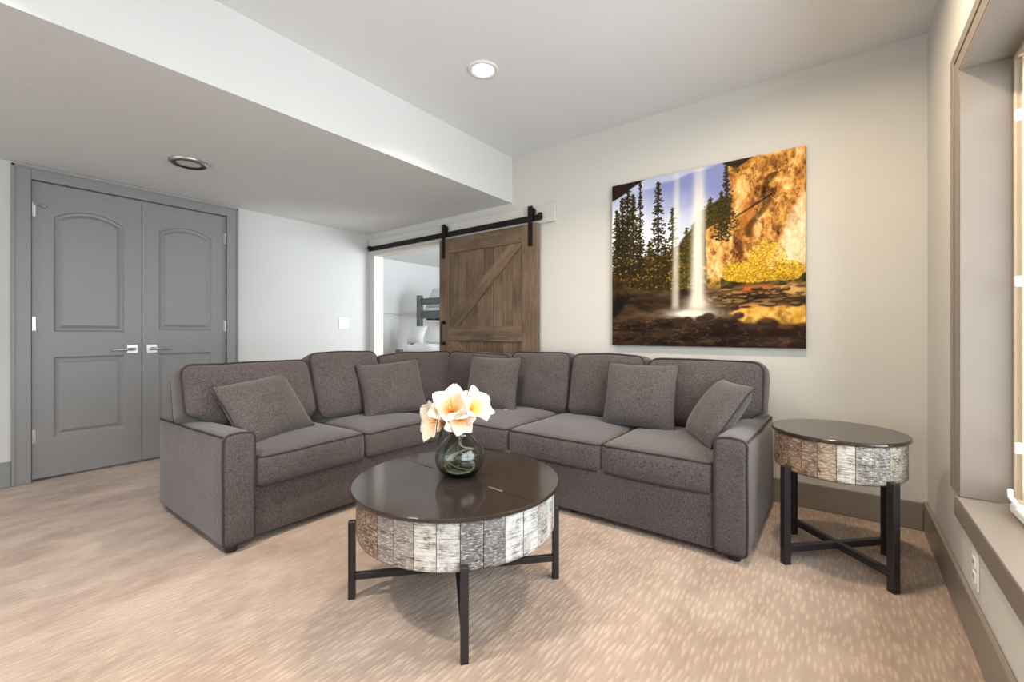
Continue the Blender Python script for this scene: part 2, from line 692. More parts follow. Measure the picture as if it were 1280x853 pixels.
# ------------------------------------------------------------------ side window with casing, reveal, sill
bm = bmesh.new()
RX = .468
box(bm, XR - .004, RX, WY1 - .012, WY1 + .004, WZ0, WZ1, bev=.001)      # reveal linings
box(bm, XR - .004, RX, WY0 - .004, WY0 + .012, WZ0, WZ1, bev=.001)
box(bm, XR - .004, RX, WY0, WY1, WZ1 - .010, WZ1 + .004, bev=.001)
struct(obj('trim_2', bm, M['trim']), 'taupe lining of the window reveal')
bm = bmesh.new()
for (a, b_, e) in ((0, .072, .006), (.072, .128, .010)):
    box(bm, XR - e, XR - .0005, WY1 + a, WY1 + b_, WZ0 - .0, WZ1 + b_ * .7, bev=.002)
    box(bm, XR - e, XR - .0005, WY0 - b_, WY0 - a, WZ0 - .0, WZ1 + b_ * .7, bev=.002)
    box(bm, XR - e, XR - .0005, WY0 - a, WY1 + a, WZ1 + a * .7, WZ1 + b_ * .7, bev=.002)
struct(obj('trim_3', bm, M['trim']), 'taupe casing round the window')
bm = bmesh.new()
box(bm, XR - .014, RX, WY0 - .05, WY1 - .02, WZ0 - .022, WZ0, bev=.003)
box(bm, XR - .015, XR - .0005, WY0 - .05, WY1 + .02, WZ0 - .078, WZ0 - .003, bev=.003)
struct(obj('trim_4', bm, M['trim']), 'taupe window sill with a deep front board')

wf = bmesh.new()
FW = .028
for (y0, y1, z0, z1) in ((WY1 - FW, WY1, WZ0, WZ1), (WY0, WY0 + FW, WZ0, WZ1), (WY0 + FW, WY1 - FW, WZ1 - FW, WZ1),
                         (WY0 + FW, WY1 - FW, WZ0, WZ0 + FW), (.97, 1.03, WZ0 + FW, WZ1 - FW)):
    box(wf, RX, RX + .07, y0, y1, z0, z1, bev=.004)
win = struct(obj('window_1', wf, M['frame']), 'almond framed window at the right edge of the picture')
for (a, b_) in ((WY0 + FW, .97), (1.03, WY1 - FW)):
    s_ = bmesh.new()
    for (y0, y1, z0, z1) in ((a, a + .022, WZ0 + FW, WZ1 - FW), (b_ - .022, b_, WZ0 + FW, WZ1 - FW),
                             (a + .04, b_ - .04, WZ0 + FW, WZ0 + FW + .04), (a + .04, b_ - .04, WZ1 - FW - .04, WZ1 - FW)):
        box(s_, RX + .012, RX + .05, y0, y1, z0, z1, bev=.003)
    sash = obj('sash', s_, M['frame'], win)
    boxo('pane', (RX + .028, RX + .034, a + .02, b_ - .02, WZ0 + FW + .03, WZ1 - FW - .03), M['pane'], sash)
for lz in (.62, 1.17, 1.72):
    l_ = bmesh.new()
    box(l_, RX - .014, RX + .004, WY1 - .096, WY1 - .082, lz - .018, lz + .018, bev=.003)
    obj('latch', l_, M['plate'], win)
l_ = bmesh.new()
box(l_, RX - .03, RX + .004, WY1 - .27, WY1 - .115, WZ0 + .005, WZ0 + .035, bev=.006)
tube(l_, [(RX - .02, WY1 - .17, WZ0 + .036), (RX - .035, WY1 - .15, WZ0 + .06), (RX - .03, WY1 - .12, WZ0 + .075)], .007, sides=8)
obj('crank', l_, M['plate'], win)

# unseen rear glazing, added as the way in for the fill light
wr = bmesh.new()
for (x0, x1, z0, z1) in ((-3.85, -3.79, .28, 2.32), (-.01, .05, .28, 2.32), (-3.79, -.01, .28, .34), (-3.79, -.01, 2.26, 2.32),
                         (-2.57, -2.51, .34, 2.26), (-1.29, -1.23, .34, 2.26)):
    box(wr, x0, x1, YR - .11, YR - .03, z0, z1)
w2 = struct(obj('added_window', wr, M['frame']), 'added unseen glazing behind the viewpoint for fill light')
for (a, b_) in ((-3.79, -2.57), (-2.51, -1.29), (-1.23, -.01)):
    boxo('pane', (a, b_, YR - .075, YR - .069, .34, 2.26), M['pane'], w2)

# ------------------------------------------------------------------ barn door and its track
hb = boxo('trim_5', (XL + .03, -1.834, YB - .026, YB - .0005, 1.897, 2.048), M['wall'], bev=.003)
struct(hb, 'wall-coloured header board behind the barn door track')
tr = empty('barn_door_track', 'black flat steel track above the sliding barn door', 'track', (-3.1, YB - .05, 1.94))


def sub(name, bm, m, parent, smooth=False):
    """mesh given in world coordinates, hung under an Empty that is moved but not turned or scaled"""
    loc = parent.matrix_basis.to_translation()
    rz = parent.rotation_euler.z
    bmesh.ops.translate(bm, verts=bm.verts, vec=-loc)
    if rz:
        bmesh.ops.rotate(bm, verts=bm.verts, cent=(0, 0, 0), matrix=Matrix.Rotation(-rz, 3, 'Z'))
    return obj(name, bm, m, parent, smooth)


bm = bmesh.new()
box(bm, -4.262, -1.950, YB - .052, YB - .042, 1.917, 1.966, bev=.001)
sub('rail', bm, M['black_iron'], tr)
for x in (-4.22, -3.66, -2.5, -1.97):
    bm = bmesh.new()
    tube(bm, [(x, YB - .026, 1.941), (x, YB - .055, 1.941)], .011, sides=8)
    sub('standoff', bm, M['black_iron'], tr)
for x in (-4.245, -1.955):
    bm = bmesh.new()
    box(bm, x - .010, x + .016, YB - .068, YB - .040, 1.922, 1.975, bev=.004)
    tube(bm, [(x + .003, YB - .068, 1.955), (x + .003, YB - .08, 1.955)], .012, sides=8)
    sub('end_stop', bm, M['black_iron'], tr)

BX0, BX1, BY = -3.114, -1.976, YB - .062       # front face plane of the door
bd = empty('barn_door', 'brown stained plank barn door hanging from a black track', 'door', (-2.545, YB - .044, .02))
BT = .036
SL, SR, TR_, MR0, MR1, BR_ = -2.985, -2.133, 1.755, .925, 1.062, .17
BZ0, BZ1 = .02, 1.897
for nm, bb, mt in (('stile', (BX0, SL, BY, BY + BT, BZ0, BZ1), 'barn_v'), ('stile', (SR, BX1, BY, BY + BT, BZ0, BZ1), 'barn_v'),
                   ('rail', (SL + .001, SR - .001, BY, BY + BT, TR_, BZ1), 'barn_h'), ('rail', (SL + .001, SR - .001, BY, BY + BT, MR0, MR1), 'barn_h'),
                   ('rail', (SL + .001, SR - .001, BY, BY + BT, BZ0, BR_), 'barn_h')):
    bm = bmesh.new()
    box(bm, *bb, bev=.003, seg=1)
    sub(nm, bm, M[mt], bd)
NB = 8
for half in ((MR1 - .004, TR_ + .004), (BR_ - .004, MR0 + .004)):
    for k in range(NB):
        w = (SR - SL) / NB
        bm = bmesh.new()
        dy = random.uniform(0, .002)
        box(bm, SL + k * w + .0022, SL + (k + 1) * w - .0022, BY + .014 + dy, BY + .03, half[0], half[1], bev=.0025, seg=1)
        sub('plank', bm, M['barn_v'], bd)


bm = bmesh.new()
box(bm, SL - .03, SR + .03, BY + .0305, BY + .0345, BZ0 + .02, BZ1 - .02)
sub('added_backing', bm, M['barn_v'], bd)  # sheet added behind the planks to block light through their gaps


def prism_xz(poly, y0, y1):
    bm = bmesh.new()
    f = [bm.verts.new((x, y0, z)) for x, z in poly]
    g = [bm.verts.new((x, y1, z)) for x, z in poly]
    bm.faces.new(f)
    bm.faces.new(g)
    for k in range(len(f)):
        bm.faces.new((f[k], f[(k + 1) % len(f)], g[(k + 1) % len(f)], g[k]))
    return bm


def brace_obj(poly, ang):
    bm = prism_xz(poly, 0, .013)
    c = Vector((sum(p[0] for p in poly) / len(poly), BY + .002, sum(p[1] for p in poly) / len(poly)))
    bmesh.ops.translate(bm, verts=bm.verts, vec=(-c.x, 0, -c.z))
    bmesh.ops.rotate(bm, verts=bm.verts, cent=(0, 0, 0), matrix=Matrix.Rotation(ang, 3, 'Y'))
    o = obj('brace', bm, M['barn_h'], bd)
    o.location = c - bd.location
    o.rotation_euler = (0, -ang, 0)


g = .002
brace_obj([(SL + g, MR1 + g), (-2.865, MR1 + g), (SR - g, 1.730), (SR - g, TR_ - g), (-2.262, TR_ - g), (SL + g, 1.150)], math.atan2(.69, .72))
brace_obj([(SL + g, MR0 - g), (-2.865, MR0 - g), (SR - g, BR_ + .10), (SR - g, BR_ + g), (-2.262, BR_ + g), (SL + g, MR0 - .10)], -math.atan2(.69, .72))
for x in (-3.053, -2.044):
    bm = bmesh.new()
    box(bm, x - .021, x + .021, BY - .007, BY - .0005, 1.712, 1.93, bev=.001)
    box(bm, x - .024, x + .024, BY - .007, BY - .0005, 1.93, 2.04, bev=.001)
    hg = sub('hanger_strap', bm, M['black_iron'], bd)
    for z in (1.735, 1.80, 1.865):
        bm = bmesh.new()
        tube(bm, [(x, BY - .006, z), (x, BY - .013, z)], .008, sides=8)
        o = sub('bolt', bm, M['black_iron'], bd)
        o.parent = hg
    bm = bmesh.new()
    tube(bm, [(x + .006, BY + .001, 1.998), (x + .006, BY + .024, 1.998)], .033, sides=20)
    o = sub('wheel', bm, M['black_iron'], bd)
    o.parent = hg
bm = bmesh.new()
hx = -3.046
tube(bm, [(hx, BY, 1.10), (hx, BY - .035, 1.10), (hx, BY - .04, 1.085), (hx, BY - .04, .915), (hx, BY - .035, .90), (hx, BY, .90)], .0075, sides=8)
for z in (1.10, .90):
    tube(bm, [(hx, BY, z), (hx, BY - .005, z)], .02, sides=12)
sub('pull_handle', bm, M['black_iron'], bd)

# ------------------------------------------------------------------ bedroom beyond the doorway
bm = bmesh.new()
box(bm, -7.12, -7.0, YB + T, 7.0, 0, 2.42)
struct(obj('wall_bedroom_left', bm, M['bedroom']), 'white bedroom wall seen through the doorway')
bm = bmesh.new()
box(bm, -7.12, -1.4, 7.0, 7.1, 0, 2.42)
struct(obj('wall_bedroom_far', bm, M['bedroom']), 'white far wall of the bedroom')
bm = bmesh.new()
box(bm, -1.5, -1.4, YB + T, 4.0, 0, 2.42)
box(bm, -1.5, -1.4, 6.4, 7.0, 0, 2.42)
box(bm, -1.5, -1.4, 4.0, 6.4, 0, .6)
box(bm, -1.5, -1.4, 4.0, 6.4, 2.2, 2.42)
struct(obj('wall_bedroom_right', bm, M['bedroom']), 'white bedroom wall with an added opening for fill light')  # unseen wall; its opening is added to let the bedroom fill lamp in
bm = bmesh.new()
box(bm, -7.12, XL - .12, YB + .01, YB + T, 0, 2.42)
struct(obj('wall_bedroom_near', bm, M['bedroom']), 'bedroom side of the doorway wall')
struct(boxo('ceiling_bedroom', (-7.12, -1.4, YB + T, 7.1, 2.42, 2.5), M['white']), 'white bedroom ceiling')
bm = bmesh.new()
box(bm, -6.999, -6.93, 4.7, 5.62, 1.372, 1.392, bev=.003)
box(bm, -6.999, -6.96, 4.7, 5.62, 1.325, 1.345, bev=.003)
struct(obj('trim_6', bm, M['white']), 'thin white ledge on the bedroom wall')

bk = empty('bunk_bed', 'grey wooden bunk bed seen through the doorway', 'bed', (-5.4, 5.4, 0))
for (px, py, h) in ((-6.30, 5.50, 1.70), (-4.3, 5.50, 1.70), (-6.30, 6.5, 1.70), (-4.3, 6.5, 1.70)):
    bm = bmesh.new()
    box(bm, px - .045, px + .045, py - .045, py + .045, 0, h, bev=.008)
    sub('post', bm, M['bunk'], bk)
for (z0, z1) in ((1.52, 1.64), (1.27, 1.41)):
    bm = bmesh.new()
    box(bm, -6.255, -4.345, 5.48, 5.515, z0, z1, bev=.005)
    sub('guard_rail', bm, M['bunk'], bk)
    bm = bmesh.new()
    box(bm, -6.255, -4.345, 6.485, 6.52, z0, z1, bev=.005)
    sub('guard_rail', bm, M['bunk'], bk)
for k in range(8):
    bm = bmesh.new()
    x = -6.15 + k * .24
    box(bm, x, x + .1, 5.52, 6.48, 1.24, 1.262)
    sub('slat', bm, M['dark_gap'], bk)
bm = soft_box((1.9, .95, .19), .05, (6, 6, 2))
bmesh.ops.translate(bm, verts=bm.verts, vec=(-5.3, 6.0, 1.36))
sub('upper_mattress', bm, M['linen'], bk, True)
for (px, py, h) in ((-5.76, 4.60, .735), (-6.52, 5.54, .88), (-4.2, 4.62, .69)):
    bm = bmesh.new()
    box(bm, px - .055, px + .055, py - .04, py + .04, 0, h, bev=.008)
    sub('lower_post', bm, M['bunk'], bk)
bm = bmesh.new()
box(bm, -5.70, -4.255, 4.60, 4.635, .22, .42, bev=.005)
sub('lower_rail', bm, M['bunk'], bk)


def puff(p):
    n = mnoise.noise(p * 4.0)
    p = p + Vector((-.80 * (p.y + .43) * (.5 - p.x / 1.56), 0, 0))
    return p + Vector((0, 0, .03 * n)) + Vector((0, .015 * mnoise.noise(p * 6 + Vector((3, 1, 2))), 0))


bm = soft_box((1.56, .86, .36), .11, (18, 10, 4), puff)
bmesh.ops.translate(bm, verts=bm.verts, vec=(-4.93, 5.06, .63))
sub('duvet', bm, M['linen'], bk, True)


def pillow_bm(w, h, t, pinch=.07, n=22, seed=0, sag=.0):
    """throw pillow: pulled-in sides, plump middle, thin seam all round; lies in XZ, plump along Y"""
    bm = bmesh.new()
    grid = {}
    off = Vector((seed * 3.1, seed * 1.7, 0))
    us = [math.sin(PI / 2 * (-1 + 2 * i / n)) for i in range(n + 1)]
    edge = []
    for s in (-1, 1):
        for i, u in enumerate(us):
            for j, v in enumerate(us):
                border = i in (0, n) or j in (0, n)
                if border and s == 1:
                    grid[s, i, j] = grid[-1, i, j]
                    continue
                x = u * w / 2 * (1 - pinch * (1 - v * v) * abs(u) ** 2)
                z = v * h / 2 * (1 - pinch * (1 - u * u) * abs(v) ** 2)
                prof = ((1 - abs(u) ** 2.6) * (1 - abs(v) ** 2.6)) ** .5
                y = s * t / 2 * prof
                q = Vector((x * 7, z * 7, s * 2.0)) + off
                y += .006 * mnoise.noise(q) * (prof ** .5)
                cr = max(0, abs(u) + abs(v) - 1.35)
                y += s * .010 * cr * math.sin(9 * (abs(u) - abs(v)) + seed)
                z -= sag * (1 - u * u) * (v > 0) * v * h
                grid[s, i, j] = bm.verts.new((x, y, z))
    for s in (-1, 1):
        for i in range(n):
            for j in range(n):
                bm.faces.new((grid[s, i, j], grid[s, i + 1, j], grid[s, i + 1, j + 1], grid[s, i, j + 1]))
    ring = [(i, 0) for i in range(n)] + [(n, j) for j in range(n)] + [(i, n) for i in range(n, 0, -1)] + [(0, j) for j in range(n, 0, -1)]
    pts = [grid[-1, i, j].co.copy() for i, j in ring]
    return bm, pts


def bed_pillow(x, y, z, label, tilt=-18, w=.50, h=.34):
    bm, _ = pillow_bm(w, h, .17, .05, 14, seed=x)
    o = obj('bed_pillow', bm, M['linen'], None, True)
    o.location = (x, y, z)
    o.rotation_euler = (math.radians(tilt), 0, math.radians(-6))
    tag(o, label, 'pillow', 'white pillows on the bunk bed')


bed_pillow(-6.14, 5.30, .965, 'white square pillow at the left end of the lower bunk', w=.46)
bed_pillow(-5.66, 5.34, .965, 'white pillow on the lower bunk, beside the barn door edge')
bed_pillow(-6.08, 5.74, 1.665, 'white pillow on the upper bunk behind the guard rail', tilt=-24, h=.42)

# ------------------------------------------------------------------ switch and outlet
sw = empty('light_switch', 'white double rocker light switch on wall beside the doorway', 'switch', (XL, 2.703, 1.108))
bm = bmesh.new()
box(bm, XL + .0005, XL + .006, 2.645, 2.761, 1.05, 1.166, bev=.002)
sub('plate', bm, M['plate'], sw)
for y in (2.68, 2.726):
    bm = bmesh.new()
    box(bm, XL + .006, XL + .010, y - .017, y + .017, 1.075, 1.141, bev=.0015)
    sub('rocker', bm, M['plate'], sw)
ol = empty('power_outlet', 'white duplex power outlet low on wall under the window', 'outlet', (XR, 2.005, .245))
bm = bmesh.new()
box(bm, XR - .006, XR - .0005, 1.97, 2.04, .188, .302, bev=.002)
sub('plate', bm, M['plate'], ol)
for z in (.222, .268):
    bm = bmesh.new()
    box(bm, XR - .009, XR - .0055, 1.988, 2.022, z - .016, z + .016, bev=.003)
    sk = sub('socket', bm, M['plate'], ol)
    for y in (1.999, 2.011):
        bm = bmesh.new()
        box(bm, XR - .0095, XR - .0088, y - .0012, y + .0012, z - .004, z + .007)
        o = sub('slot', bm, M['black'], ol)
        o.parent = sk

# ------------------------------------------------------------------ ceiling lights


def downlight(x, y, z, label, on=True, watts=26, col=(1, .86, .70), R=.088, spread=128):
    t = empty('downlight', label, 'light', (x, y, z), 0, 'round ceiling downlights')
    b = bmesh.new()
    if on:
        lathe(b, [(R, -.0005), (R, -.006), (R - .012, -.009), (R - .024, -.007), (R - .027, -.002)], 40, cap=False)
        obj('trim_ring', b, M['white'], t, True)
    else:
        lathe(b, [(R + .02, -.0005), (R + .02, -.012), (R + .008, -.018), (R - .006, -.018), (R - .014, -.010)], 40, cap=False)
        obj('trim_ring', b, M['nickel'], t, True)
    b = bmesh.new()
    lathe(b, [(R - .02, -.002 if on else -.011), (R * .5, -.0035 if on else -.0125), (.0, -.004 if on else -.013)], 40, cap=False)
    obj('lens', b, M['lamp_on'] if on else M['lamp_off'], t, True)
    if not on:
        b = bmesh.new()
        lathe(b, [(R + .004, -.0185), (R - .006, -.0195), (R - .015, -.0155), (R - .018, -.0115)], 40, cap=False)
        obj('bezel', b, M['table_metal'], t, True)
    if on:
        l = bpy.data.lights.new('downlight_glow', 'AREA')
        l.shape = 'DISK'
        l.size = .11
        l.energy = watts
        l.color = col
        l.spread = math.radians(spread)
        lo = bpy.data.objects.new('downlight_glow', l)
        C.objects.link(lo)
        lo.parent = t
        lo.location = (0, 0, -.014)
    return t


downlight(-1.647, 1.91, ZC, 'lit white downlight in the main ceiling above the sofa', watts=14)
dl = downlight(-3.42, 1.02, ZS, 'unlit downlight with a dark metal ring under the soffit', on=False)
downlight(-.22, 1.91, ZC, 'lit downlight above the side table, outside the picture', watts=23, col=(1, .81, .58), spread=170)
downlight(-1.647, -.15, ZC, 'lit downlight behind the viewpoint, further from the window', watts=27, col=(1, .92, .83))
downlight(-.22, -.15, ZC, 'lit downlight behind the viewpoint, beside the window', watts=9, col=(1, .84, .64), spread=160)

# ------------------------------------------------------------------ sectional sofa
sofa = empty('sectional_sofa', 'brown grey tweed L-shaped sectional sofa with piped cushions', 'sofa', (-2.6, 2.5, 0))
SX0, SXF = -3.16, -2.19           # left run: back and front
SYF, SYB = 2.09, 2.95            # right run: front and back
SY0, SX1 = .78, -.32              # outer faces of the two arms
AW = .138


def soft_part(name, size, r, loc, rot=(0, 0, 0), n=(10, 10, 6), deform=None, rims=(), m='fabric', pr=.0048, label=None):
    bm = soft_box(size, r, n, deform)
    o = obj(name, bm, M[m], sofa, True)
    o.location = Vector(loc) - sofa.location
    o.rotation_euler = rot
    if label:
        o['label'] = label
    for ax_, sg in rims:
        b = bmesh.new()
        tube(b, rim(size, r, ax_, sg, deform), pr, True, 6)
        obj('piping', b, M['piping'], o, True)
    return o


def bulge(size, bx=0, by=0, bz=0, seed=0, amp=.004, freq=5, front=None):
    h = [s / 2 for s in size]
    off = Vector((seed * 2.3, seed * 5.1, seed * .7))

    def f(p):
        u = [max(-1, min(1, p[k] / h[k])) for k in range(3)]
        q = p.copy()
        for k, b in enumerate((bx, by, bz)):
            o = [i for i in range(3) if i != k]
            fall = (1 - u[o[0]] ** 2) * (1 - u[o[1]] ** 2)
            q[k] += b * (1 if u[k] > 0 else -1) * min(1, abs(u[k]) * 1.2) * fall ** .6
        n = mnoise.noise_vector(p * freq + off)
        return q + n * amp
    return f


# plinth (base rails), one for each run
BZ = .285
sz = (.95, SYB - SY0 - AW, .255)
soft_part('base_frame', sz, .012, ((SX0 + SXF - .03) / 2 - .005, (SY0 + AW + SYB) / 2, .035 + sz[2] / 2), n=(4, 8, 3))
sz = (SX1 - AW - SXF + .05, .87, .255)
soft_part('base_frame', sz, .012, ((SXF - .05 + SX1 - AW) / 2, (SYF + .03 + SYB) / 2, .035 + sz[2] / 2), n=(8, 4, 3))
# frames of the backs
sz = (.14, SYB - SY0 - .15, .56)
soft_part('back_frame', sz, .03, (SX0 + .07, (SY0 + .15 + SYB) / 2, .035 + sz[2] / 2), n=(3, 8, 5))
sz = (SX1 - SX0 - .14, .14, .56)
soft_part('back_frame', sz, .03, ((SX0 + SX1 - .13) / 2, SYB - .07, .035 + sz[2] / 2), n=(8, 3, 5))


def arm(loc, size, rz, seed):
    """arm: length along local X (front at +X), the padded top swells a little"""
    h = [s / 2 for s in size]

    def f(p):
        q = p.copy()
        t = max(0, p.z / h[2])
        u = p.x / h[0]
        q.z += .014 * (1 - (p.y / h[1]) ** 2) * (p.z > 0) * t + .012 * u * t * (1 if u > 0 else .4) - .012 * t
        q.y += .008 * math.copysign(1, p.y) * (1 - u * u) * (1 - (p.z / h[2]) ** 2) * (abs(p.y) / h[1])
        return q + mnoise.noise_vector(p * 5 + Vector((seed, 0, 0))) * .003
    o = soft_part('arm', size, .022, loc, (0, 0, rz), (10, 4, 8), f)
    # piping: front panel outline, and along the outer top edge
    b = bmesh.new()
    tube(b, rim(size, .022, 0, 1, f), .0048, True, 6)
    obj('piping', b, M['piping'], o, True)
    b = bmesh.new()
    pts = [f(Vector((h[0] - .02 - (2 * h[0] - .04) * k / 16, sy * (h[1] - .005), h[2] - .005))) for sy in (1,) for k in range(17)]
    tube(b, pts, .0048, False, 6)
    obj('piping', b, M['piping'], o, True)
    b = bmesh.new()
    pts = [f(Vector((h[0] - .02 - (2 * h[0] - .04) * k / 16, -(h[1] - .005), h[2] - .005))) for k in range(17)]
    tube(b, pts, .0048, False, 6)
    obj('piping', b, M['piping'], o, True)
    return o


AH = .50
arm(((-3.10 + SXF) / 2, SY0 + AW / 2, .035 + AH / 2), (SXF + 3.10, AW, AH), 0, 1)
arm((SX1 - AW / 2, (SYF - .005 + 2.94) / 2, .035 + AH / 2), (2.94 - SYF + .005, AW, AH), -PI / 2, 2)

# seat cushions
SEAT_H, SEAT_C = .150, .348


def seat(x0, x1, y0, y1, seed, **kw):
    size = (x1 - x0 - .006, y1 - y0 - .006, SEAT_H)
    f = bulge(size, .008, .010, .028, seed, .007, 3.5)
    soft_part('seat_cushion', size, .032, ((x0 + x1) / 2, (y0 + y1) / 2, SEAT_C), (0, 0, 0), (10, 10, 4), f, ((2, 1), (2, -1)))


XB, YBK = -2.93, 2.88
seat(XB, SXF, SY0 + AW, 1.514, 1)
seat(XB, SXF, 1.514, 2.10, 2)
seat(XB, SXF, 2.10, YBK, 3)
seat(SXF, -1.612, SYF, YBK, 4)
seat(-1.612, -1.004, SYF, YBK, 5)
seat(-1.004, SX1 - AW, SYF, YBK, 6)


# back cushions
def back(a0, a1, run, ztop, seed, tilt=11, zbot=.425, thick=.19, lean=0, front=None, r=.05, lift=0):
    w = a1 - a0
    hgt = (ztop - zbot) / math.cos(math.radians(tilt)) + .0
    size = (w - .004, thick, hgt)
    f0 = bulge(size, .010, .038, .010, seed, .010, 4.0)

    def f(p):
        q = f0(p)
        u = 2 * p.x / w
        if p.z > 0:
            q.z += -.010 * (1 - u * u) * (p.z / (hgt / 2)) * math.sin(seed * 1.7 + u)
        if p.z < 0 and lift:      # the end that rides up on the arm
            e = max(0, (p.x / w * math.copysign(2, lift) - .45) / .55)
            q.z += abs(lift) * min(1, e * 1.3) * (-p.z / (hgt / 2))
        return q
    ta = math.radians(tilt)
    fr = (-2.61 if run == 'L' else 2.655) if front is None else front
    zc = (ztop + zbot) / 2
    depth = thick / 2 + math.sin(ta) * hgt / 2
    m = (a0 + a1) / 2
    if run == 'L':
        loc, rz = (fr - depth, m, zc), PI / 2
    else:
        loc, rz = (m, fr + depth, zc), 0
    o = soft_part('back_cushion', size, r, loc, (-ta, lean, rz), (12, 3, 9), f, ((1, -1), (1, 1)))
    return o


back(.776, 1.466, 'L', .808, 1, zbot=.455, r=.055, tilt=20, thick=.20, lift=-.085)
back(1.468, 1.992, 'L', .842, 2, tilt=19, thick=.20)
back(1.995, 2.765, 'L', .818, 3, tilt=13, front=-2.66)
back(-2.745, -2.070, 'R', .832, 4, tilt=9)
back(-2.066, -1.535, 'R', .848, 5)
back(-1.530, -.992, 'R', .840, 6)
back(-.988, -.335, 'R', .828, 7, zbot=.435, r=.06, lift=.10)

for x, y in ((SXF - .05, SY0 + .05), (SXF - .05, 1.95), (SX0 + .08, SY0 + .06), (SX1 - .06, SYF + .05), (-1.2, SYF + .09), (SX1 - .06, SYB - .07), (SX0 + .08, SYB - .07)):
    b = bmesh.new()
    bmesh.ops.create_cone(b, cap_ends=True, segments=12, radius1=.024, radius2=.032, depth=.042)
    o = obj('foot', b, M['chair_dark'], sofa)
    o.location = Vector((x, y, .021)) - sofa.location


# throw pillows
def throw(bottom, ang, tilt, w, h, label, seed, roll=0, t=.15):
    """bottom: middle of the lower edge; ang: heading of that edge; tilt: how far the top leans back"""
    bm, pts = pillow_bm(w, h, t, .06, 22, seed)
    o = obj('throw_pillow', bm, M['pillow'], None, True)
    R = Matrix.Rotation(math.radians(ang), 4, 'Z') @ Matrix.Rotation(math.radians(-tilt), 4, 'X') @ Matrix.Rotation(math.radians(roll), 4, 'Y')
    up = R @ Vector((0, 0, 1))
    c = Vector(bottom) + up * h / 2
    o.matrix_world = Matrix.Translation(c) @ R
    tag(o, label, 'pillow', 'tweed throw pillows on the sofa')
    b = bmesh.new()
    tube(b, pts, .0045, True, 6)
    obj('piping', b, M['piping'], o, True)
    return o


throw((-2.46, 1.165, .432), 106, 34, .46, .37, 'tweed throw pillow leaning beside the arm nearest the double doors', 1, roll=-5)
throw((-2.475, 1.965, .430), 73, 20, .46, .385, 'tweed throw pillow in the sofa corner, left of the flowers', 2, roll=-4)
p3 = throw((-2.07, 2.465, .435), 10, 16, .43, .40, 'tweed throw pillow right behind the flowers, with a white tag', 3)
throw((-.975, 2.52, .435), 0, 14, .44, .39, 'upright tweed throw pillow in the middle of the right cushions', 4)
throw((-.62, 2.44, .435), -58, 35, .39, .37, 'tilted tweed throw pillow leaning on the arm by the side table', 5)
b = bmesh.new()
box(b, .135, .168, -.022, -.019, -.200, -.178, bev=.0005)
lb = obj('care_tag', b, M['linen'], p3)
lb['label'] = 'small white care tag'


